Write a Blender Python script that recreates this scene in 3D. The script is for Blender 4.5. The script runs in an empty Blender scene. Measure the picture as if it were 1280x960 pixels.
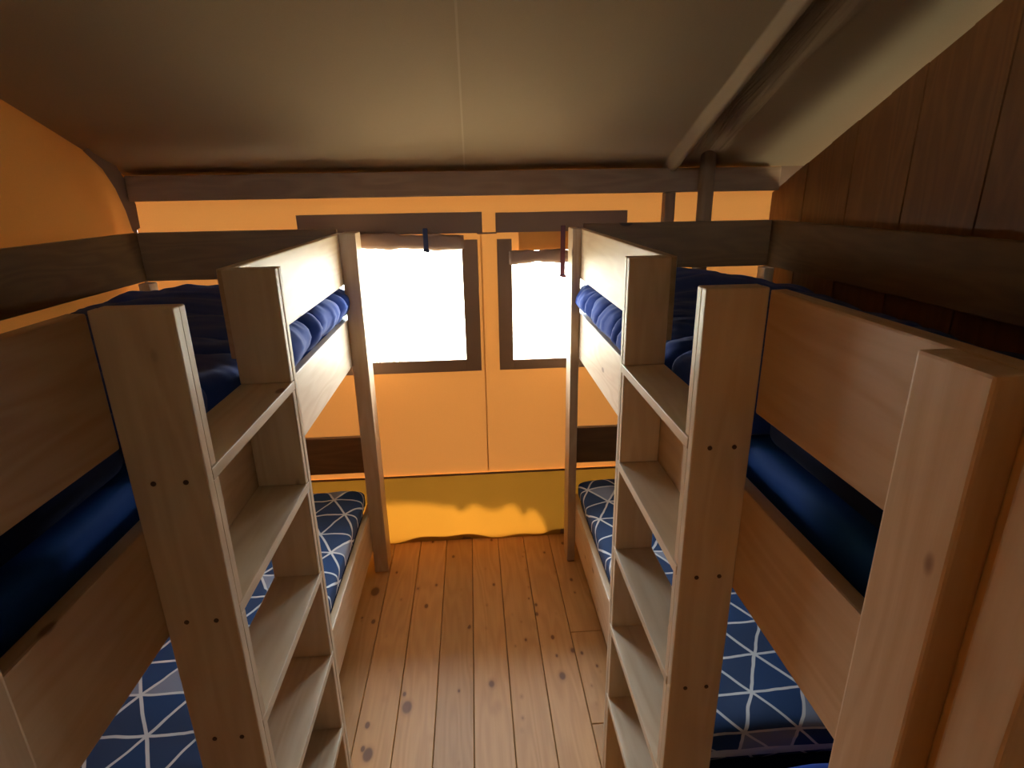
import bpy, bmesh, math, random
from mathutils import Vector, Matrix, noise
random.seed(4)
S = bpy.context.scene
COL = S.collection

# ------------------------------------------------------------ camera
YAW, PITCH, ROLL, FPX = 0.06557, -0.32256, -0.01712, 715.5
CAM = Vector((0, 0, 1.8368))
def ray(u, v):
    X2, Y2 = (u-640)/FPX, (v-480)/FPX
    c, s = math.cos(ROLL), math.sin(ROLL)
    X_, Y_ = c*X2+s*Y2, -s*X2+c*Y2
    c, s = math.cos(PITCH), math.sin(PITCH)
    yr, z = c*1+s*Y_, s*1-c*Y_
    c, s = math.cos(YAW), math.sin(YAW)
    return Vector((c*X_+s*yr, -s*X_+c*yr, z))
fw = ray(640, 480); rt = ray(640+FPX, 480)-fw; up = ray(640, 480-FPX)-fw
cd = bpy.data.cameras.new('camera'); cam = bpy.data.objects.new('camera', cd); COL.objects.link(cam)
cd.sensor_width = 36; cd.lens = FPX/1280*36; cd.clip_start = .02; cd.clip_end = 200
M = Matrix((rt.normalized(), up.normalized(), -fw.normalized())).transposed().to_4x4(); M.translation = CAM
cam.matrix_world = M
S.camera = cam

# ------------------------------------------------------------ light and exposure
S.view_settings.view_transform = 'Standard'; S.view_settings.look = 'None'
S.view_settings.gamma = 1; S.view_settings.exposure = 0.0
W = bpy.data.worlds.new('sky'); S.world = W; W.use_nodes = True
bgn = W.node_tree.nodes['Background']; bgn.inputs[0].default_value = (.72, .86, 1, 1); bgn.inputs[1].default_value = 30.0
sd = bpy.data.lights.new('sun', 'SUN'); sd.energy = 200.0; sd.angle = math.radians(.3); sd.color = (1, .93, .80)
sun = bpy.data.objects.new('sun', sd); COL.objects.link(sun)
sun.rotation_euler = Vector((0.0, -.655, -1)).to_track_quat('-Z', 'Y').to_euler()
def area(name, loc, direction, sx, sy, e, color=(1, 1, 1), portal=False):
    d = bpy.data.lights.new(name, 'AREA'); d.shape = 'RECTANGLE'; d.size = sx; d.size_y = sy; d.energy = e; d.color = color
    if portal: d.cycles.is_portal = True
    o = bpy.data.objects.new(name, d); COL.objects.link(o); o.location = loc
    o.rotation_euler = Vector(direction).to_track_quat('-Z', 'Y').to_euler(); return o
area('window_portal', (-.37, 2.84, 1.33), (0, -1, 0), .66, .6, 1, portal=True)
area('window_portal', (.43, 2.84, 1.28), (0, -1, 0), .5, .52, 1, portal=True)
#area('door_portal', (.2, -2.47, .95), (0, 1, 0), .10, 1.7, 1, portal=True)

# ------------------------------------------------------------ materials
def newmat(name):
    m = bpy.data.materials.new(name); m.use_nodes = True
    nt = m.node_tree; nt.nodes.clear()
    out = nt.nodes.new('ShaderNodeOutputMaterial')
    return m, nt, out
def N(nt, typ, **kw):
    n = nt.nodes.new(typ)
    for k, v in kw.items(): setattr(n, k, v)
    return n
def mth(nt, op, a, b=None, c=None):
    n = nt.nodes.new('ShaderNodeMath'); n.operation = op
    for i, q in enumerate((a, b, c)):
        if q is None: continue
        if isinstance(q, (int, float)): n.inputs[i].default_value = q
        else: nt.links.new(q, n.inputs[i])
    return n.outputs[0]
def mixc(nt, f, a, b, mode='MIX'):
    n = nt.nodes.new('ShaderNodeMix'); n.data_type = 'RGBA'; n.blend_type = mode
    for s, q in ((0, f), (6, a), (7, b)):
        if isinstance(q, (int, float)): n.inputs[s].default_value = q
        elif isinstance(q, tuple): n.inputs[s].default_value = (*q, 1)
        else: nt.links.new(q, n.inputs[s])
    return n.outputs[2]
def sstep(nt, x, lo, hi):
    n = nt.nodes.new('ShaderNodeMapRange'); n.interpolation_type = 'SMOOTHSTEP'
    nt.links.new(x, n.inputs[0]); n.inputs[1].default_value = lo; n.inputs[2].default_value = hi
    return n.outputs[0]
def bump(nt, h, strength, dist=.002):
    b = nt.nodes.new('ShaderNodeBump'); b.inputs['Strength'].default_value = strength; b.inputs['Distance'].default_value = dist
    nt.links.new(h, b.inputs['Height']); return b.outputs[0]

def pine(name, axis, base, dark, knot, rough=.46, knots=.5):
    """planed pine with the grain along one axis: growth lines, flame figure and brown knots"""
    m, nt, out = newmat(name)
    tc = N(nt, 'ShaderNodeTexCoord'); oi = N(nt, 'ShaderNodeObjectInfo')
    off = N(nt, 'ShaderNodeVectorMath', operation='SCALE'); off.inputs[0].default_value = (13, 29, 17)
    nt.links.new(oi.outputs['Random'], off.inputs['Scale'])
    add = N(nt, 'ShaderNodeVectorMath', operation='ADD')
    nt.links.new(tc.outputs['Object'], add.inputs[0]); nt.links.new(off.outputs[0], add.inputs[1])
    def scaled(al, ac):
        n = N(nt, 'ShaderNodeVectorMath', operation='MULTIPLY'); v = [ac]*3; v['xyz'.index(axis)] = al
        n.inputs[1].default_value = v; nt.links.new(add.outputs[0], n.inputs[0]); return n.outputs[0]
    w = N(nt, 'ShaderNodeTexNoise'); w.inputs['Scale'].default_value = 1; w.inputs['Detail'].default_value = 2
    nt.links.new(scaled(1.2, 9), w.inputs['Vector'])
    rings = mth(nt, 'SINE', mth(nt, 'MULTIPLY', w.outputs['Fac'], 55))
    rings = mth(nt, 'MULTIPLY_ADD', rings, .5, .5)
    f = N(nt, 'ShaderNodeTexNoise'); f.inputs['Scale'].default_value = 1; f.inputs['Detail'].default_value = 4
    nt.links.new(scaled(6, 160), f.inputs['Vector'])
    g = mth(nt, 'ADD', mth(nt, 'MULTIPLY', rings, .38), mth(nt, 'MULTIPLY', f.outputs['Fac'], .45))
    c = mixc(nt, g, base, dark)
    b = N(nt, 'ShaderNodeTexNoise'); b.inputs['Scale'].default_value = 1
    nt.links.new(scaled(1.5, 4), b.inputs['Vector'])
    c = mixc(nt, mth(nt, 'MULTIPLY', sstep(nt, b.outputs['Fac'], .45, .75), .35), c, dark)
    vn = N(nt, 'ShaderNodeTexVoronoi'); vn.inputs['Scale'].default_value = 1
    nt.links.new(scaled(4.2, 8.5), vn.inputs['Vector'])
    pick = N(nt, 'ShaderNodeSeparateColor'); nt.links.new(vn.outputs['Color'], pick.inputs[0])
    on = mth(nt, 'LESS_THAN', pick.outputs[0], knots)
    size = mth(nt, 'MULTIPLY_ADD', pick.outputs[1], .09, .05)
    k = mth(nt, 'MULTIPLY', sstep(nt, mth(nt, 'SUBTRACT', size, vn.outputs['Distance']), -.01, .035), on)
    halo = mth(nt, 'MULTIPLY', sstep(nt, mth(nt, 'SUBTRACT', size, vn.outputs['Distance']), -.14, .02), on)
    c = mixc(nt, mth(nt, 'MULTIPLY', halo, .35), c, dark)
    c = mixc(nt, mth(nt, 'MULTIPLY', k, .85), c, knot)
    hs = N(nt, 'ShaderNodeHueSaturation'); nt.links.new(c, hs.inputs['Color'])
    nt.links.new(mth(nt, 'MULTIPLY_ADD', oi.outputs['Random'], .22, .89), hs.inputs['Value'])
    p = N(nt, 'ShaderNodeBsdfPrincipled'); p.inputs['Roughness'].default_value = rough
    nt.links.new(hs.outputs[0], p.inputs['Base Color']); nt.links.new(bump(nt, g, .25), p.inputs['Normal'])
    nt.links.new(p.outputs[0], out.inputs[0]); return m
PB, PD, PK = (.61, .455, .285), (.47, .295, .15), (.15, .06, .025)
PINE = {a: pine('pine_'+a, a, PB, PD, PK, knots=.40) for a in 'xyz'}
LITPINE = {a: pine('lit_pine_'+a, a, (.74, .61, .43), (.60, .44, .26), PK, .42, knots=.30) for a in 'yz'}  # ladder pine made paler, standing in for window light on the steps
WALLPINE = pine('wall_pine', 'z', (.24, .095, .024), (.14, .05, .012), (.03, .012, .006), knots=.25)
DARK = {a: pine('dark_pine_'+a, a, (.24, .125, .042), (.15, .07, .022), (.03, .012, .006), .65, knots=.25) for a in 'xy'}  # darker brown pine for wall rails and end boards
BEAM = pine('beam_wood', 'x', (.27, .15, .07), (.17, .09, .04), (.06, .03, .02), .7, knots=.1)
POLE = pine('pole_wood', 'z', (.27, .15, .07), (.17, .09, .04), (.06, .03, .02), .7, knots=.1)
RAFTER = pine('rafter_wood', 'y', (.27, .15, .07), (.17, .09, .04), (.06, .03, .02), .7, knots=.1)

def canvas(name, col, trans, tw, scale=420, rough=.9, blot=.08, tcol=None):
    """woven tent canvas: part of the daylight outside comes through"""
    m, nt, out = newmat(name)
    tc = N(nt, 'ShaderNodeTexCoord')
    n1 = N(nt, 'ShaderNodeTexNoise'); n1.inputs['Scale'].default_value = 2.2; n1.inputs['Detail'].default_value = 3
    nt.links.new(tc.outputs['Object'], n1.inputs['Vector'])
    n2 = N(nt, 'ShaderNodeTexNoise'); n2.inputs['Scale'].default_value = scale
    nt.links.new(tc.outputs['Object'], n2.inputs['Vector'])
    def tint(cc):
        v = mth(nt, 'ADD', mth(nt, 'MULTIPLY', mth(nt, 'SUBTRACT', n1.outputs['Fac'], .5), blot*4), 1)
        v = mth(nt, 'ADD', v, mth(nt, 'MULTIPLY', mth(nt, 'SUBTRACT', n2.outputs['Fac'], .5), .15))
        h = N(nt, 'ShaderNodeHueSaturation'); h.inputs['Color'].default_value = (*cc, 1); nt.links.new(v, h.inputs['Value']); return h.outputs[0]
    d = N(nt, 'ShaderNodeBsdfPrincipled'); d.inputs['Roughness'].default_value = rough; d.inputs['Specular IOR Level'].default_value = .2
    t = N(nt, 'ShaderNodeBsdfTranslucent')
    nt.links.new(tint(col), d.inputs['Base Color']); nt.links.new(tint(tcol or trans), t.inputs['Color'])
    nt.links.new(bump(nt, n2.outputs['Fac'], .15, .001), d.inputs['Normal'])
    mx = N(nt, 'ShaderNodeMixShader'); mx.inputs[0].default_value = tw
    nt.links.new(d.outputs[0], mx.inputs[1]); nt.links.new(t.outputs[0], mx.inputs[2]); nt.links.new(mx.outputs[0], out.inputs[0])
    return m
ORANGE = canvas('orange_canvas', (.62, .25, .05), (.90, .33, .07), .033, blot=.02)
SKIRT = canvas('ochre_canvas', (.40, .22, .03), (.95, .38, .035), .0165, blot=.08)
ROOF = canvas('beige_canvas', (.33, .24, .145), (.5, .33, .15), .0, blot=.02)
SEAM = canvas('seam_tape', (.40, .30, .19), (.5, .4, .2), 0, blot=.0)
FLAP = canvas('brown_canvas', (.20, .12, .075), (.3, .16, .08), .006)
FLAPLIGHT = canvas('rolled_canvas', (.30, .19, .13), (.5, .25, .12), .04)
BLOCKER = canvas('blocker_canvas', (.3, .26, .18), (.3, .2, .1), .0)  # cloth of the two added light blockers

def plain(name, col, rough=.6, metal=0, spec=.5, sheen=0):
    m, nt, out = newmat(name)
    tc = N(nt, 'ShaderNodeTexCoord'); n = N(nt, 'ShaderNodeTexNoise'); n.inputs['Scale'].default_value = 30
    nt.links.new(tc.outputs['Object'], n.inputs['Vector'])
    h = N(nt, 'ShaderNodeHueSaturation'); h.inputs['Color'].default_value = (*col, 1)
    nt.links.new(mth(nt, 'MULTIPLY_ADD', n.outputs['Fac'], .3, .85), h.inputs['Value'])
    p = N(nt, 'ShaderNodeBsdfPrincipled'); p.inputs['Roughness'].default_value = rough; p.inputs['Metallic'].default_value = metal
    p.inputs['Specular IOR Level'].default_value = spec
    if sheen: p.inputs['Sheen Weight'].default_value = sheen
    nt.links.new(h.outputs[0], p.inputs['Base Color']); nt.links.new(p.outputs[0], out.inputs[0]); return m
NAVY = plain('navy_cotton', (.012, .052, .30), .85, spec=.2, sheen=.15)
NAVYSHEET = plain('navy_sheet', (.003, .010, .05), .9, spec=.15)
MATTRESS = plain('mattress_cover', (.003, .060, .30), .8, spec=.2)
STRAP = plain('navy_strap', (.02, .03, .08), .8)
STRAPRED = plain('maroon_strap', (.09, .02, .03), .8)
SCREW = plain('dark_screw', (.10, .055, .03), .5, .2)
STEEL = plain('screw_hole', (.05, .03, .02), .8)
LEAF = plain('green_leaf', (.16, .34, .06), .6)
BARK = plain('tree_bark', (.22, .17, .12), .9)

def pattern(name):
    """navy cotton printed with white lines in a triangle lattice, some triangles filled grey"""
    m, nt, out = newmat(name)
    uv = N(nt, 'ShaderNodeUVMap'); uv.uv_map = 'cloth'
    nz = N(nt, 'ShaderNodeTexNoise'); nz.inputs['Scale'].default_value = 7
    nt.links.new(uv.outputs[0], nz.inputs['Vector'])
    s = N(nt, 'ShaderNodeSeparateXYZ'); nt.links.new(uv.outputs[0], s.inputs[0])
    wob = mth(nt, 'MULTIPLY', mth(nt, 'SUBTRACT', nz.outputs['Fac'], .5), .02)
    x = mth(nt, 'ADD', s.outputs[0], wob); y = mth(nt, 'SUBTRACT', s.outputs[1], wob)
    a, h = .158, .138
    u = mth(nt, 'DIVIDE', y, h)
    v = mth(nt, 'DIVIDE', mth(nt, 'ADD', x, mth(nt, 'MULTIPLY', y, .5*a/h)), a)
    w = mth(nt, 'DIVIDE', mth(nt, 'SUBTRACT', x, mth(nt, 'MULTIPLY', y, .5*a/h)), a)
    lines = None
    for q in (u, v, w):
        f = mth(nt, 'ABSOLUTE', mth(nt, 'SUBTRACT', mth(nt, 'FRACT', q), .5))
        ln = sstep(nt, f, .462, .472)
        lines = ln if lines is None else mth(nt, 'MAXIMUM', lines, ln)
    cx = N(nt, 'ShaderNodeCombineXYZ')
    for i, q in enumerate((u, v, w)): nt.links.new(mth(nt, 'FLOOR', q), cx.inputs[i])
    wn = N(nt, 'ShaderNodeTexWhiteNoise'); nt.links.new(cx.outputs[0], wn.inputs['Vector'])
    c = mixc(nt, mth(nt, 'GREATER_THAN', wn.outputs['Value'], .86), (.030, .055, .12), (.22, .24, .30))
    c = mixc(nt, mth(nt, 'LESS_THAN', wn.outputs['Value'], .25), c, (.022, .055, .14))
    c = mixc(nt, lines, c, (.62, .62, .60))
    p = N(nt, 'ShaderNodeBsdfPrincipled'); p.inputs['Roughness'].default_value = .85; p.inputs['Specular IOR Level'].default_value = .2
    nt.links.new(c, p.inputs['Base Color']); nt.links.new(p.outputs[0], out.inputs[0]); return m
PRINT = pattern('triangle_print_cotton')

def floor_mat():
    m, nt, out = newmat('floor_pine')
    tc = N(nt, 'ShaderNodeTexCoord'); at = N(nt, 'ShaderNodeAttribute'); at.attribute_name = 'board'
    off = N(nt, 'ShaderNodeVectorMath', operation='SCALE'); off.inputs[0].default_value = (3.1, 17, 0)
    nt.links.new(at.outputs['Fac'], off.inputs['Scale'])
    add = N(nt, 'ShaderNodeVectorMath', operation='ADD'); nt.links.new(tc.outputs['Object'], add.inputs[0]); nt.links.new(off.outputs[0], add.inputs[1])
    def scaled(a, b):
        n = N(nt, 'ShaderNodeVectorMath', operation='MULTIPLY'); n.inputs[1].default_value = (b, a, 1); nt.links.new(add.outputs[0], n.inputs[0]); return n.outputs[0]
    w = N(nt, 'ShaderNodeTexNoise'); w.inputs['Scale'].default_value = 1; nt.links.new(scaled(1.0, 8), w.inputs['Vector'])
    rings = mth(nt, 'MULTIPLY_ADD', mth(nt, 'SINE', mth(nt, 'MULTIPLY', w.outputs['Fac'], 60)), .5, .5)
    f = N(nt, 'ShaderNodeTexNoise'); f.inputs['Scale'].default_value = 1; f.inputs['Detail'].default_value = 4; nt.links.new(scaled(5, 130), f.inputs['Vector'])
    g = mth(nt, 'ADD', mth(nt, 'MULTIPLY', rings, .3), mth(nt, 'MULTIPLY', f.outputs['Fac'], .5))
    c = mixc(nt, g, (.60, .33, .13), (.42, .20, .065))
    for sc, thr, lo in (((6.0, 9.5), .60, .07), ((13, 22), .30, .08)):
        vn = N(nt, 'ShaderNodeTexVoronoi'); vn.inputs['Scale'].default_value = 1; nt.links.new(scaled(*sc), vn.inputs['Vector'])
        pk = N(nt, 'ShaderNodeSeparateColor'); nt.links.new(vn.outputs['Color'], pk.inputs[0])
        on = mth(nt, 'LESS_THAN', pk.outputs[0], thr); size = mth(nt, 'MULTIPLY_ADD', pk.outputs[1], .14, lo)
        dd = mth(nt, 'SUBTRACT', size, vn.outputs['Distance'])
        c = mixc(nt, mth(nt, 'MULTIPLY', mth(nt, 'MULTIPLY', sstep(nt, dd, -.14, .05), on), .4), c, (.30, .12, .035))
        c = mixc(nt, mth(nt, 'MULTIPLY', mth(nt, 'MULTIPLY', sstep(nt, dd, -.02, .06), on), .8), c, (.12, .045, .02))
    h = N(nt, 'ShaderNodeHueSaturation'); nt.links.new(c, h.inputs['Color'])
    wn = N(nt, 'ShaderNodeTexWhiteNoise', noise_dimensions='1D'); nt.links.new(at.outputs['Fac'], wn.inputs['W'])
    nt.links.new(mth(nt, 'MULTIPLY_ADD', wn.outputs['Value'], .3, .85), h.inputs['Value'])
    p = N(nt, 'ShaderNodeBsdfPrincipled'); p.inputs['Roughness'].default_value = .46; p.inputs['Specular IOR Level'].default_value = .32
    nt.links.new(h.outputs[0], p.inputs['Base Color']); nt.links.new(bump(nt, g, .2), p.inputs['Normal']); nt.links.new(p.outputs[0], out.inputs[0]); return m
FLOOR = floor_mat()

def net_mat():
    m, nt, out = newmat('insect_net')
    t = N(nt, 'ShaderNodeBsdfTransparent'); t.inputs[0].default_value = (1, 1, 1, 1)
    d = N(nt, 'ShaderNodeBsdfTranslucent'); d.inputs[0].default_value = (.9, .9, .9, 1)
    mx = N(nt, 'ShaderNodeMixShader'); mx.inputs[0].default_value = .12
    nt.links.new(t.outputs[0], mx.inputs[1]); nt.links.new(d.outputs[0], mx.inputs[2]); nt.links.new(mx.outputs[0], out.inputs[0]); return m
NET = net_mat()
def ground_mat():
    m, nt, out = newmat('dry_grass')
    tc = N(nt, 'ShaderNodeTexCoord'); n = N(nt, 'ShaderNodeTexNoise'); n.inputs['Scale'].default_value = 1.6; n.inputs['Detail'].default_value = 8
    nt.links.new(tc.outputs['Object'], n.inputs['Vector'])
    c = mixc(nt, sstep(nt, n.outputs['Fac'], .4, .65), (.165, .145, .11), (.12, .125, .075))
    p = N(nt, 'ShaderNodeBsdfPrincipled'); p.inputs['Roughness'].default_value = .95
    nt.links.new(c, p.inputs['Base Color']); nt.links.new(p.outputs[0], out.inputs[0]); return m
GROUND = ground_mat()

# ------------------------------------------------------------ builders
def box(bm, x0, x1, y0, y1, z0, z1, bev=0, seg=1):
    r = bmesh.ops.create_cube(bm, size=1)
    for v in r['verts']:
        v.co = Vector(((x0+x1)/2+v.co.x*(x1-x0), (y0+y1)/2+v.co.y*(y1-y0), (z0+z1)/2+v.co.z*(z1-z0)))
    if bev:
        es = list({e for v in r['verts'] for e in v.link_edges})
        bmesh.ops.bevel(bm, geom=es, offset=bev, segments=seg, profile=.6, affect='EDGES')
def tube(bm, p, q, r, n=12, r2=None):
    p, q = Vector(p), Vector(q); d = q-p; L = d.length
    res = bmesh.ops.create_cone(bm, cap_ends=True, segments=n, radius1=r, radius2=r if r2 is None else r2, depth=L)
    mt = Matrix.Translation((p+q)/2) @ d.to_track_quat('Z', 'Y').to_matrix().to_4x4()
    bmesh.ops.transform(bm, matrix=mt, verts=res['verts'])
def obj(name, bm, mat, parent=None, kind=None, smooth=False, origin=None, label=None):
    bmesh.ops.recalc_face_normals(bm, faces=bm.faces)
    org = Vector(origin) if origin is not None else Vector((0, 0, 0))
    if origin is not None: bmesh.ops.translate(bm, verts=bm.verts, vec=-org)
    me = bpy.data.meshes.new(name); bm.to_mesh(me); bm.free()
    me.materials.append(mat)
    if smooth:
        for p in me.polygons: p.use_smooth = True
    o = bpy.data.objects.new(name, me); COL.objects.link(o); o.location = org
    if parent: o.parent = parent
    if kind: o['kind'] = kind
    if label: o['label'] = label
    return o
def tag(o, label, cat, group=None):
    o['label'] = label; o['category'] = cat
    if group: o['group'] = group
    return o
def empty(name, loc=(0, 0, 0)):
    o = bpy.data.objects.new(name, None); COL.objects.link(o); o.location = loc; o.empty_display_size = .1; return o
def bx(name, r, mat, parent=None, bev=.003, kind=None, label=None, seg=2):
    bm = bmesh.new(); x0, x1 = sorted(r[0:2]); y0, y1 = sorted(r[2:4]); z0, z1 = sorted(r[4:6])
    box(bm, x0, x1, y0, y1, z0, z1, bev, seg); return obj(name, bm, mat, parent, kind, label=label)

YW = 2.785; XL, XR = -1.50, 1.44
def roofz(x, y):
    t = min(1, max(0, (x-XL)/(XR-XL)))
    return 1.935+(YW-y)*(.345+.055*min(1, t*3))-.02*math.sin(min(1, max(0, (YW-y)/3))*math.pi)*math.sin(t*math.pi)

# ------------------------------------------------------------ floor: boards with narrow gaps
bm = bmesh.new(); lay = bm.faces.layers.float.new('board')
k = 0; x = -.055-.142*14
while x < 2.6:
    cuts = [-2.6, YW-.001]
    rr = random.Random(k)
    if abs(x-.371) < .01: cuts = [-2.6, 1.56, 2.02, YW-.001]
    elif abs(x-.513) < .01: cuts = [-2.6, .9, YW-.001]
    else: cuts = [-2.6, rr.uniform(-1, .6), YW-.001]
    for a, b in zip(cuts, cuts[1:]):
        n0 = len(bm.faces)
        box(bm, x+.0012, x+.1408, a+.0012, b-.0012, -.03, 0, .002, 1)
        bm.faces.ensure_lookup_table()
        for f in bm.faces[n0:]: f[lay] = k+.37
        k += 1
    x += .142
# face layer survives as a face attribute
obj('floor', bm, FLOOR, kind='structure')
bm = bmesh.new(); box(bm, -1.9, 2.7, -2.6, YW+.02, -.06, -.031); box(bm, -1.9, 2.7, YW+.001, YW+.05, -.08, .03); obj('floor_underlay', bm, BEAM, kind='structure')  # second strip is added outside the wall foot to block sun leaks

# ------------------------------------------------------------ back wall with two window openings
W1 = (-.70, -.045, 1.045, 1.62); W2 = (.192, .655, 1.035, 1.575)
def holed_wall(name, x0, x1, z0, z1, holes, y, t, mat, ztop=None):
    xs = sorted({x0, x1, *[h[0] for h in holes], *[h[1] for h in holes]}); zs = sorted({z0, z1, *[h[2] for h in holes], *[h[3] for h in holes]})
    bm = bmesh.new(); V = {}
    def vt(x, z):
        if (x, z) not in V: V[(x, z)] = bm.verts.new((x, y, z))
        return V[(x, z)]
    for a, b in zip(xs, xs[1:]):
        for c, d in zip(zs, zs[1:]):
            mx, mz = (a+b)/2, (c+d)/2
            if any(h[0] < mx < h[1] and h[2] < mz < h[3] for h in holes): continue
            bm.faces.new((vt(a, c), vt(b, c), vt(b, d), vt(a, d)))
    return obj(name, bm, mat, kind='structure')
holed_wall('wall_back', XL, XR+.03, .405, 2.0, [W1, W2], YW, .004, ORANGE)

# ochre skirt below the orange canvas, slightly rippled, with a dark hem line
bm = bmesh.new(); nx, nz = 80, 10; g = []
for i in range(nx+1):
    row = []
    for j in range(nz+1):
        x = XL+(XR-XL)*i/nx; z = -.001+.413*j/nz
        row.append(bm.verts.new((x, YW-.006-.006*math.sin(x*9+z*5)*(1-j/nz)-.004*math.sin(x*23)*(1-j/nz), z)))
    g.append(row)
for i in range(nx):
    for j in range(nz): bm.faces.new((g[i][j], g[i+1][j], g[i+1][j+1], g[i][j+1]))
obj('wall_back_skirt', bm, SKIRT, kind='structure', smooth=True)
bx('trim_3', (XL, XR, YW-.02, YW-.012, .405, .413), FLAP, kind='structure', bev=.001)

# windows: brown canvas frame, net pane, rolled flap, straps
def window(name, fr, hole, band, flap_z, roll_r, panel, sx, smat, straplen):
    w = empty(name, ((fr[0]+fr[1])/2, YW, fr[2])); w['kind'] = 'structure'
    o = w.location.copy()
    def loc(ob): ob.location = -o; ob.parent = w; return ob
    bm = bmesh.new(); y0, y1 = YW-.010, YW-.002
    box(bm, fr[0], hole[0], y0, y1, fr[2], fr[3], .001); box(bm, hole[1], fr[1], y0, y1, fr[2], fr[3], .001)
    box(bm, hole[0]-.002, hole[1]+.002, y0-.001, y1, fr[2], hole[2], .001)
    box(bm, band[0], band[1], y0-.004, y1, band[2], band[3], .001)
    loc(obj('window_frame', bm, FLAP))
    bm = bmesh.new(); vs = [bm.verts.new(c) for c in ((hole[0], YW+.004, hole[2]), (hole[1], YW+.004, hole[2]), (hole[1], YW+.004, hole[3]), (hole[0], YW+.004, hole[3]))]
    bm.faces.new(vs); loc(obj('insect_net', bm, NET))
    # rolled-up flap hanging under the band
    bm = bmesh.new(); n, m = 40, 16; rows = []
    xa, xb = hole[0]-.015, hole[1]+.012
    for i in range(n+1):
        t = i/n; x = xa+(xb-xa)*t
        rad = roll_r*(1+.10*math.sin(t*17)+.06*math.sin(t*41)); zc = flap_z+roll_r+.006*math.sin(t*5)
        rows.append([bm.verts.new((x, YW-.018-roll_r*.8+rad*.8*math.cos(a*2*math.pi/m), zc+rad*math.sin(a*2*math.pi/m))) for a in range(m)])
    for i in range(n):
        for a in range(m): bm.faces.new((rows[i][a], rows[i+1][a], rows[i+1][(a+1) % m], rows[i][(a+1) % m]))
    bm.faces.new(rows[0]); bm.faces.new(rows[-1])
    loc(obj('rolled_flap', bm, FLAPLIGHT, smooth=True))
    if panel:
        bm = bmesh.new(); box(bm, *panel[:2], YW-.012, YW-.008, *panel[2:]); loc(obj('canvas_panel', bm, ORANGE))
    bm = bmesh.new()
    yy = YW-.018-roll_r*1.7
    box(bm, sx-.012, sx+.010, yy-.006, yy, flap_z-straplen, band[2]+.03, .002)
    tube(bm, (sx-.014, yy-.006, flap_z-straplen+.004), (sx+.014, yy-.006, flap_z-straplen-.004), .007, 8)
    loc(obj('strap', bm, smat))
    return w
window('window_1', (-.79, .030, .985, 1.63), W1, (-.79, .055, 1.66, 1.755), 1.595, .034, None, -.205, STRAP, .004)
window('window_2', (.122, .74, .985, 1.63), W2, (.118, .742, 1.66, 1.75), 1.515, .030, (.225, .655, 1.575, 1.66), .428, STRAPRED, .055)
bx('trim_4', (.03, .122, YW-.012, YW-.004, 1.655, 1.662), FLAP, kind='structure', bev=.001)
bx('trim_5', (.045, .05, YW-.004, YW-.001, .42, 1.655), ORANGE, kind='structure', bev=0)

# ------------------------------------------------------------ left gable, right partition, front partition
bm = bmesh.new(); ys = [.40+i*(YW-.40)/60 for i in range(61)]
a = [bm.verts.new((XL-.01+.012*math.sin(y*3.1), y, -.02)) for y in ys]; b = [bm.verts.new((XL, y, roofz(XL, y)+.02)) for y in ys]
for i in range(60): bm.faces.new((a[i], a[i+1], b[i+1], b[i]))
obj('wall_left', bm, ORANGE, kind='structure', smooth=True)
def sidewall(name, x, y0, y1, mat):
    bm = bmesh.new(); n = 20
    a = [bm.verts.new((x, y0+(y1-y0)*i/n, -.02)) for i in range(n+1)]; b = [bm.verts.new((x, y0+(y1-y0)*i/n, max(2.2, roofz(x, max(-1.2, y0+(y1-y0)*i/n))+.02))) for i in range(n+1)]
    for i in range(n): bm.faces.new((a[i], a[i+1], b[i+1], b[i]))
    return obj(name, bm, mat, kind='structure')
sidewall('wall_left_rear', XL, -2.45, .40, ORANGE)
sidewall('wall_right_rear', 2.6, -2.45, .9, FLAP); sidewall('wall_neighbour_end', 2.6, 2.5, YW, FLAP)
bx('wall_neighbour_low', (2.59, 2.61, .9, 2.5, 0, .9), FLAP, kind='structure'); bx('wall_neighbour_high', (2.59, 2.61, .9, 2.5, 1.65, 3.0), FLAP, kind='structure')
holed_wall('wall_back_neighbour', XR+.03, 2.6, 0, 2.0, [], YW, .004, FLAP)

def partz(y): return 1.815+(YW-y)*.435
bm = bmesh.new(); y = .40; i = 0; lay = None
widths = [.145]*20
while y < YW-.01:
    w = min(.15, YW-.004-y); ya, yb = y+.0015, y+w-.0015
    x0, x1 = XR-(.0 if i % 2 else .003), XR+.022
    v = [bm.verts.new(c) for c in ((x0, ya, 0), (x0, yb, 0), (x0, yb, partz(yb)), (x0, ya, partz(ya)), (x1, ya, 0), (x1, yb, 0), (x1, yb, partz(yb)), (x1, ya, partz(ya)))]
    for f in ((0, 1, 2, 3), (4, 7, 6, 5), (0, 4, 5, 1), (3, 2, 6, 7), (0, 3, 7, 4), (1, 5, 6, 2)): bm.faces.new([v[j] for j in f])
    y += w; i += 1
v = [bm.verts.new(c) for c in ((XR+.0225, .40, 0), (XR+.0225, YW-.004, 0), (XR+.0225, YW-.004, partz(YW-.004)), (XR+.0225, .40, partz(.40)))]
bm.faces.new(v)
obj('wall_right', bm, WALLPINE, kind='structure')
# front partition either side of the doorway the photograph is taken from
bm = bmesh.new()
for k in range(7):
    a = .60+k*.145; box(bm, a+.001, min(a+.144, XR), .352, .392, 0, 2.30, .002)
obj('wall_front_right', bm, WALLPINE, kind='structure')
bm = bmesh.new()
for k in range(7):
    a = -.62-k*.145; box(bm, max(a-.144, XL+.03), a-.001, .352, .392, 0, 2.25, .002)
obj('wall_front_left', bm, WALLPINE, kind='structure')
bx('trim_6', (.452, .60, .345, .402, 0, 2.3), PINE['z'], kind='structure', bev=.004)

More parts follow.
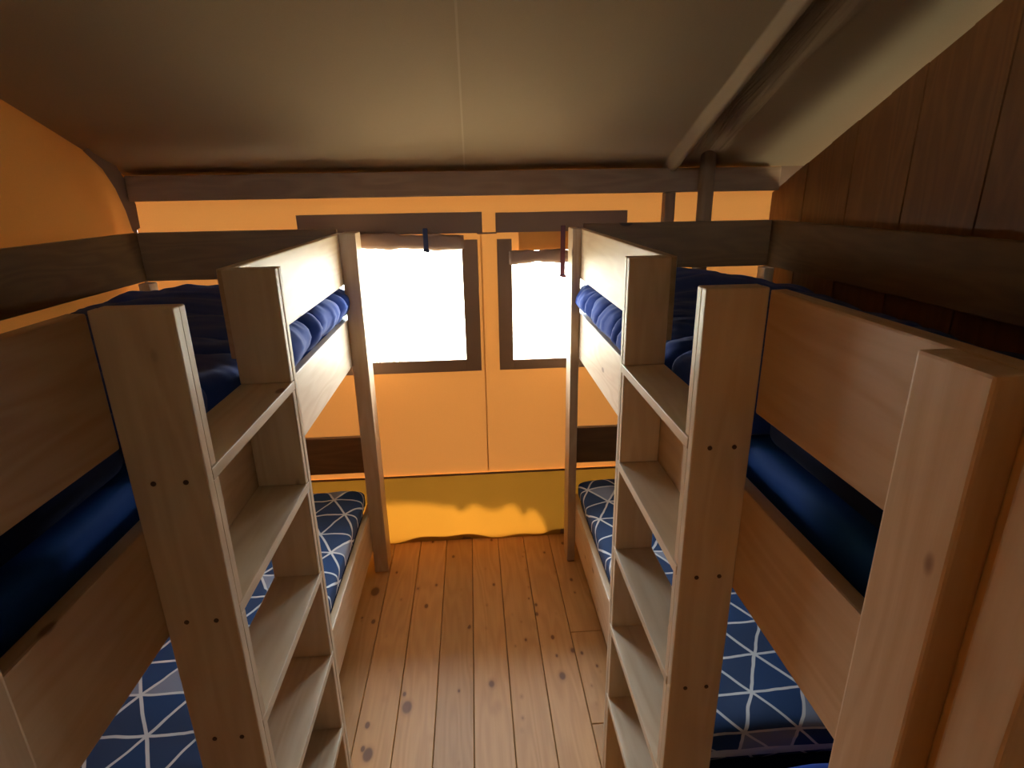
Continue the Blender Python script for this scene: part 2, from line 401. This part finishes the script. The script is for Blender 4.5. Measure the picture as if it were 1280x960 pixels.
# ------------------------------------------------------------ roof canvas
def roofmesh(x0, x1, y0, y1, dz, nx, ny, wr=True):
    bm = bmesh.new(); g = []
    xs = sorted([x0+(x1-x0)*i/nx for i in range(nx+1)]+[.86+.3*i/120 for i in range(121)]); nx = len(xs)-1
    for i in range(nx+1):
        r = []
        for j in range(ny+1):
            x = xs[i]; y = y0+(y1-y0)*j/ny; z = roofz(x, y)+dz
            if wr:
                z += .004*noise.noise(Vector((x*2.2, y*1.7, 3)))
                z -= .050*math.exp(-((x-.925)/.022)**4)
                q = (x-.95)/.16
                fade = min(1, max(0, (YW-.05-y)/.35))
                if 0 < q < 1:
                    wv = min(1, q*6, (1-q)*6)
                    xx = x+.05*(noise.noise(Vector((y*1.3, 0, 8))))
                    z += fade*(.055*min(1, q/.08)*min(1, (1-q)/.6)+wv*(.030*noise.noise(Vector((y*1.4, xx*34, 4)))+.014*abs(noise.noise(Vector((y*4+xx*10, xx*80, 2))))))
                z -= .012*math.exp(-((x-.90)/.03)**2)*noise.noise(Vector((y*4, 0, 1)))
                for c, am, fr in ((1.12, .008, 5),):
                    z += am*math.exp(-((x-c-.02*math.sin(y*fr))/.016)**2)*noise.noise(Vector((y*3, c*9, 0)))*2
                z -= .003*math.exp(-((x+.012)/.008)**2)
                z -= .012*math.exp(-((x+.06)/.10)**2-((y-YW+.14)/.06)**2)*math.sin((y+x)*40)
            r.append(bm.verts.new((x, y, z)))
        g.append(r)
    for i in range(nx):
        for j in range(ny): bm.faces.new((g[i][j], g[i+1][j], g[i+1][j+1], g[i][j+1]))
    return bm
obj('ceiling', roofmesh(XL-.04, 2.6, -1.2, YW+.03, 0, 200, 160), ROOF, kind='structure', smooth=True)
# back slope of the tent roof behind the camera
bm = bmesh.new(); zr = roofz(0, -1.2)
v = [bm.verts.new(c) for c in ((XL-.04, -1.2, roofz(XL, -1.2)), (2.6, -1.2, zr), (2.6, -2.5, zr-.4), (XL-.04, -2.5, zr-.5))]
bm.faces.new(v); obj('ceiling_rear', bm, ROOF, kind='structure')
# rear wall of the tent room behind the camera, with a doorway, and its side wall
holed_wall('wall_rear', XL-.04, 2.6, 0, 3.4, [], -2.45, .004, FLAP)
# unseen sun blocker added over the tent, shaped to light only the wall foot
bm = bmesh.new()
hem = [(-2.2, .26), (-.62, .27), (-.47, .275), (-.33, .262), (-.167, .247), (-.113, .218), (-.037, .249), (.05, .226), (.158, .238), (.20, .225), (.235, .175), (.30, .168), (.34, .12), (.375, -.02), (.6, -.05), (2.6, -.05)]  # shadow edge wanted on the wall, shaped into the blocker's rim
def hemz(x):
    for (a, p), (b, q) in zip(hem, hem[1:]):
        if a <= x <= b:
            t = (x-a)/(b-a); t = t*t*(3-2*t); z = p+(q-p)*t
            return .215+(z-.24)*1.25+.012*noise.noise(Vector((x*16, 1, 0))) if x < .25 else z
    return 0
FX = 3.4
rows = []
for i in range(241):
    x = (-2.2+4.8*i/240) if 0 < i < 240 else (-6 if i == 0 else 6)
    r = [bm.verts.new((x, -4.5, 5.2)), bm.verts.new((x, YW+FX, hemz(x)+FX/.655+.12))]
    r.append(bm.verts.new((x, YW+FX+.01, hemz(x)+(FX+.01)/.655)))
    rows.append(r)
for i in range(240):
    for j in range(2): bm.faces.new((rows[i][j], rows[i+1][j], rows[i+1][j+1], rows[i][j+1]))
obj('sun_blocker', bm, BLOCKER, kind='structure', smooth=True)
bm = bmesh.new()  # unseen sheet added outside the left gable to cut its sky light
prev = None
for j in range(31):
    y = YW+.03-j*4/30; q = (bm.verts.new((XL-.045, y, roofz(XL, y)+.05)), bm.verts.new((XL-.95, y, roofz(XL, y)-.75)))
    if prev: bm.faces.new((prev[0], prev[1], q[1], q[0]))
    prev = q
obj('gable_sky_blocker', bm, BLOCKER, kind='structure', smooth=True)

# beam over the windows, poles, rafter, corner strip
bm = bmesh.new(); box(bm, XL+.03, XR-.004, YW-.075, YW-.012, 1.826, 1.932, .006, 2); obj('trim_1', bm, BEAM, kind='structure')
def pole(name, x, xw, y0, y1, z0, z1): return bx(name, (x-xw/2, x+xw/2, y0, y1, z0, z1), POLE, kind='structure', bev=.006)
pole('trim_7', .925, .050, YW-.07, YW-.02, 0, 1.826)
bm = bmesh.new(); tube(bm, (1.075, YW-.105, 0), (1.075, YW-.105, 2.0), .034, 16); obj('trim_8', bm, POLE, kind='structure', smooth=True)
# seam tape on the roof
bm = bmesh.new(); prev = None
for i in range(61):
    y = YW-.03-i*3.2/60; a = bm.verts.new((-.020, y, roofz(-.022, y)-.008)); b = bm.verts.new((-.013, y, roofz(-.01, y)-.008))
    if prev: bm.faces.new((prev[0], prev[1], b, a))
    prev = (a, b)
obj('trim_9', bm, SEAM, kind='structure', smooth=True)
# dark canvas gusset that closes the roof corner over the left gable
bm = bmesh.new()
pts_o = [(2.50, 2.018), (2.60, 1.955), (2.66, 1.88), (2.70, 1.79), (2.72, 1.70)]
prev = None
for k, (y, z) in enumerate(pts_o):
    w = [.012, .05, .065, .06, .035][k]
    a = bm.verts.new((XL+.014, y, z)); b = bm.verts.new((XL+.03, y+w, z+w*.9 if k < 2 else z+w*.4))
    if prev: bm.faces.new((prev[0], prev[1], b, a))
    prev = (a, b)
obj('trim_10', bm, FLAP, kind='structure', smooth=True)
bx('trim_11', (XL+.012, XL+.02, YW-.055, YW-.04, .3, 1.84), FLAP, kind='structure', bev=.001)

# ------------------------------------------------------------ bunk beds
Y0, Y1 = .52, 2.64          # near and far end of a bed
ZG0, ZG1, ZS0, ZS1 = 1.469, 1.683, 1.105, 1.318
T = .028
def bunk(side, xg, xlad, xpost, xw, yl0, yl1, label, lad_label):
    """side -1 left, +1 right.  xg aisle face of the boards, xw face of the wall-side boards"""
    root = empty('bunk_bed', ((xg+xw)/2, (Y0+Y1)/2, 0)); tag(root, label, 'bunk bed')
    def put(o, par=root):
        o.location = o.location-Vector(root.location) if par is root else o.location
        o.parent = par; return o
    def bd(name, r, axis, **k): return put(bx(name, r, k.pop('mat', PINE)[axis], bev=k.pop('bev', .004), **k))
    s = side; xi = xg+s*T
    # aisle posts stand on the aisle side of the boards
    bd('post', (xpost, xg, Y1-.115, Y1, 0, 1.686), 'z')
    ye = .522 if s > 0 else .489
    bd('post', (xpost, xg, ye-.092, ye, 0, 1.683), 'z')
    bd('post', (xg, xi+s*.015, .40, .434, 0, 1.66), 'z')
    # wall-side posts
    bd('post', (xw-s*.045, xw, Y1-.09, Y1-.02, 0, 1.493), 'z')
    bd('post', (xw-s*.045, xw, .44, .51, 0, 1.493), 'z')
    # upper bunk: two guard rails with the ladder gap, side rail
    bd('guard_rail', (xg, xi, yl1+.043, Y1-.01, ZG0, ZG1), 'y')
    bd('guard_rail', (xg, xi, .435, yl0-.001, ZG0, ZG1), 'y')
    bd('side_rail', (xg, xi, .435, Y1-.01, ZS0, ZS1), 'y')
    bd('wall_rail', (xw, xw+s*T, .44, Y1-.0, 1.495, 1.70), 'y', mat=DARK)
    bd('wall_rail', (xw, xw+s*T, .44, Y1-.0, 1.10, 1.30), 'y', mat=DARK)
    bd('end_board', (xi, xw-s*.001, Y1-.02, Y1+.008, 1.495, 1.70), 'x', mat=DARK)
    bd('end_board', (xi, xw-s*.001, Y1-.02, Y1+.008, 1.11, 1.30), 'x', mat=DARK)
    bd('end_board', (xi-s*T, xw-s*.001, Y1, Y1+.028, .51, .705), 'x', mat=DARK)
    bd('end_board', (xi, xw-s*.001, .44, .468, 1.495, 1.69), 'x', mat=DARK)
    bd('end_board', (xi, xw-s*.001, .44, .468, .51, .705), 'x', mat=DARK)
    # lower bunk
    bd('side_rail', (xg, xi, .435, Y1-.01, .125, .338), 'y')
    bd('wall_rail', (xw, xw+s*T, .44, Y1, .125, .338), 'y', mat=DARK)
    for z in (1.125, .165):   # slats under each mattress
        for k in range(12):
            y = .52+k*.18; bd('slat', (xi+s*.001, xw-s*.046, y, y+.07, z-.018, z), 'x', bev=.002)
    # ladder: two double side panels, five treads
    xa, xb = sorted((xlad, xg))
    t = .021
    bm = bmesh.new()
    box(bm, xa, xb, yl0, yl0+t, 0, 1.686, .003, 2); box(bm, xa, xb, yl1+t, yl1+2*t, 0, 1.686, .003, 2)
    lad = put(obj('ladder', bm, LITPINE['z']))
    def sub(name, bm, m): o = obj(name, bm, m); o.parent = lad; return o
    zst = [1.418-.27*i for i in range(5)]
    first = None
    for z in zst:
        if first is None:
            bm = bmesh.new(); box(bm, xa-.001*(s > 0)-0, xb, yl0+t+.0005, yl1+t-.0005, -.022, 0, .002, 2)
            first = o = sub('ladder_step', bm, LITPINE['y'])
        else:
            o = first.copy(); COL.objects.link(o)
        o.location = (0, 0, z)
    levels = [1.686]+zst+[0]
    for i in range(6):
        top = levels[i]-(.022 if i else 0); bot = levels[i+1]
        for ya in (yl0+t+.0008, yl1+.0004):
            bm = bmesh.new(); box(bm, xa+.001, xb-.001, ya, ya+t-.0012, bot+.0005, top-.0005, .002, 1); sub('spacer_board', bm, LITPINE['z'])
    scr = None
    for z in zst:
        for yy, sg in ((yl0, -1), (yl1+2*t, 1)):
            for q in (.30, .72):
                if scr is None:
                    bm = bmesh.new(); tube(bm, (0, -.0012, 0), (0, .002, 0), .0042, 10); scr = o = sub('screw', bm, SCREW)
                else:
                    o = scr.copy(); COL.objects.link(o)
                o.location = (xa+(xb-xa)*q, yy+.0004*sg, z-.012)
    return root
XW_L, XW_R = -1.42, 1.375
bunk(-1, -.555, -.4355, -.485, XW_L, .854, 1.320, 'pale pine bunk bed with built-in ladder on the left, against the orange canvas gable', '')
bunk(1, .478, .3728, .4388, XW_R, .891, 1.358, 'pale pine bunk bed with built-in ladder on the right, against the wooden plank wall', '')

# ------------------------------------------------------------ bedding
def soft(name, x0, x1, y0, y1, z0, z1, mat, label, cat, group=None, ex=.32, fold=.0, ff=60, hump=None, seed=0, ny=150, over=None, jit=.01, bulge=None):
    """stuffed bedding: superelliptic cross-section swept along y, with gathers and humps"""
    bm = bmesh.new(); cx, cz = (x0+x1)/2, (z0+z1)/2; hx, hz = (x1-x0)/2, (z1-z0)/2
    na = 96; L = y1-y0; uvs = {}
    def sp(c, e): return math.copysign(abs(c)**e, c)
    rows = []; us = None
    for i in range(ny+1):
        t = i/ny
        # cluster rows at the ends
        tt = .5-.5*math.cos(math.pi*t) if i < 8 or i > ny-8 else t
        y = y0+L*t; e = min(t, 1-t)*L
        shrink = 1.0 if e > .07 else max(.02, (1-(1-e/.07)**2.6))**(.4)
        row = []; acc = 0; last = None
        for a in range(na):
            th = 2*math.pi*a/na-math.pi/2
            px, pz = sp(math.cos(th), ex), sp(math.sin(th), ex)
            x = cx+hx*px*(1-(1-shrink)*.12); z = cz+hz*pz*shrink
            top = max(0, pz)
            if fold:
                ph = y*ff+2.4*noise.noise(Vector((y*5, px*.8, seed)))*2
                fl = abs(math.sin(ph*.5))**.6*2-1
                am = fold*(.35+.65*abs(px)**3)*shrink
                n = Vector((px*abs(px), 0, pz*abs(pz))).normalized() if (px or pz) else Vector((0, 0, 1))
                x += n.x*fl*am; z += n.z*fl*am
            if fold:
                wr = noise.noise(Vector((y*26+px*6, px*5+z*22, seed+9)))
                z += wr*.006*top; x += wr*.005*px
            z += top*jit*2*noise.noise(Vector((x*4, y*4, seed)))+top*jit*noise.noise(Vector((x*11, y*9, seed+5)))
            if hump and top: z += top*shrink*hump(x, y)
            if bulge and px*bulge[0] > 0: x += bulge[0]*bulge[1]*math.exp(-((z-bulge[2])/.045)**2)*(1+.5*noise.noise(Vector((y*6, seed, 0))))*shrink*min(1, max(-.6, (y-1.32)/.2))
            if over and over[0] < x < over[1]: z = max(z, over[2]+.003+.02*max(0, -pz)*0)
            v = bm.verts.new((x, y, z)); row.append(v)
            uvs[v] = None
        rows.append(row)
    uvl = bm.loops.layers.uv.new('cloth')
    # arc length along the cross-section gives the print its own flat coordinates
    ref = rows[ny//2]; arc = [0]
    for a in range(1, na+1): arc.append(arc[-1]+(ref[a % na].co-ref[a-1].co).length)
    for i in range(ny):
        for a in range(na):
            b = (a+1) % na
            f = bm.faces.new((rows[i][a], rows[i+1][a], rows[i+1][b], rows[i][b]))
            for l, (ii, aa) in zip(f.loops, ((i, a), (i+1, a), (i+1, a+1), (i, a+1))):
                l[uvl].uv = (-arc[aa]+seed*.37, rows[ii][0].co.y-(1-min(1.0, ((rows[ii][na//2].co.z-cz)/hz)))*hz*1.6*(1 if ii < ny/2 else -1))
    bm.faces.new(rows[0]); bm.faces.new(rows[-1])
    o = obj(name, bm, mat, smooth=True, origin=(cx, (y0+y1)/2, z0))
    return tag(o, label, cat, group)
def g2(x, y, cx, cy, sx, sy): return math.exp(-((x-cx)/sx)**2-((y-cy)/sy)**2)

# left bed: mattress faces hidden edge x from -.585 to -1.37
L0, L1 = -1.368, -.586
R0, R1 = .509, 1.326
soft('mattress', L0+.03, L1-.028, .50, 2.585, 1.127, 1.372, MATTRESS, 'blue mattress on the upper bunk of the left bed, under the navy duvet', 'mattress', ex=.16, jit=0)
soft('mattress', R0+.028, R1-.03, .50, 2.585, 1.127, 1.372, MATTRESS, 'blue mattress on the upper bunk of the right bed, under the navy duvet', 'mattress', ex=.16, jit=0)
soft('mattress', L0, L1, .50, 2.60, .167, .345, NAVYSHEET, 'dark mattress on the lower bunk of the left bed, under the printed duvet', 'mattress', ex=.16, jit=0)
soft('mattress', R0, R1, .50, 2.60, .167, .345, NAVYSHEET, 'dark mattress on the lower bunk of the right bed, under the printed duvet', 'mattress', ex=.16, jit=0)
soft('duvet', L0+.0, L1+.012, 1.00, 2.615, 1.310, 1.478, NAVY, 'puffy navy duvet on the upper bunk of the left bed', 'duvet', ex=.42, fold=.020, ff=30, seed=1, bulge=(1, .026, 1.395), over=(L0+.028, L1-.026, 1.372), ny=420,
     hump=lambda x, y: .05*g2(x, y, -1.15, 2.2, .3, .35)+.03*g2(x, y, -.75, 1.15, .2, .12)-.02)
soft('duvet', R0-.012, R1, 1.00, 2.615, 1.310, 1.478, NAVY, 'puffy navy duvet on the upper bunk of the right bed', 'duvet', ex=.42, fold=.011, ff=42, seed=2, bulge=(-1, .033, 1.375), over=(R0+.026, R1-.028, 1.372), ny=420,
     hump=lambda x, y: .065*g2(x, y, .93, 2.3, .22, .35)+.02*g2(x, y, .7, 1.2, .2, .12)-.02)
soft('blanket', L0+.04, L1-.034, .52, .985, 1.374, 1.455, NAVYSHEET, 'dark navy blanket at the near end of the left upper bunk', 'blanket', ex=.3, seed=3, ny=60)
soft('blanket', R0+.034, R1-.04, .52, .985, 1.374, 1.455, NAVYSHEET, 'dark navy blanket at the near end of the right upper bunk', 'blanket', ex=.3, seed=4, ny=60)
soft('duvet', L0+.005, L1+.016, 1.10, 2.60, .347, .45, PRINT, 'navy duvet printed with white triangle lines on the lower bunk of the left bed', 'duvet', ex=.40, seed=5, jit=.006)
soft('duvet', R0-.016, R1-.005, 1.10, 2.60, .347, .45, PRINT, 'navy duvet printed with white triangle lines on the lower bunk of the right bed', 'duvet', ex=.40, seed=6, jit=.006)
soft('pillow', L0+.08, L1-.06, .60, 1.04, .347, .44, NAVY, 'navy pillow in shade at the near end of the left lower bunk', 'pillow', ex=.5, seed=7, ny=60)
soft('pillow', R0+.06, R1-.08, .60, 1.04, .347, .44, NAVY, 'navy pillow in shade at the near end of the right lower bunk', 'pillow', ex=.5, seed=8, ny=60)

# ------------------------------------------------------------ outside
bm = bmesh.new(); n = 40
g = [[bm.verts.new((-30+60*i/n, -30+60*j/n, -.35+.15*noise.noise(Vector((i*.3, j*.3, 0))))) for j in range(n+1)] for i in range(n+1)]
for i in range(n):
    for j in range(n): bm.faces.new((g[i][j], g[i+1][j], g[i+1][j+1], g[i][j+1]))
obj('ground', bm, GROUND, kind='structure', smooth=True)
def shrub(name, x, y, h, r, trunk, label):
    root = empty(name, (x, y, -.3)); tag(root, label, 'shrub')
    bm = bmesh.new(); tube(bm, (0, 0, -.1), (.05, 0, trunk), .05, 10, .03)
    for k in range(6):
        a = k*1.05; tube(bm, (.04, 0, trunk*.9), (.04+math.cos(a)*r*.6, math.sin(a)*r*.6, trunk+h*.5), .02, 6, .008)
    obj('trunk', bm, BARK, root, smooth=True)
    bm = bmesh.new(); rr = random.Random(int(x*10))
    for k in range(900):
        p = Vector((rr.gauss(0, 1), rr.gauss(0, 1), rr.gauss(0, 1))).normalized()*rr.uniform(.3, 1)**.5
        p = Vector((p.x*r, p.y*r, trunk+h*.5+p.z*h*.5)); d = Vector((rr.gauss(0, 1), rr.gauss(0, 1), rr.gauss(0, 1))).normalized()*.06
        e = d.cross(Vector((rr.random(), rr.random(), 1))).normalized()*.025
        bm.faces.new([bm.verts.new(q) for q in (p-d, p+e, p+d, p-e)])
    obj('foliage', bm, LEAF, root)
shrub('shrub', -1.0, 6.2, .9, .45, .3, 'small green shrub outside, seen faintly through the left window')
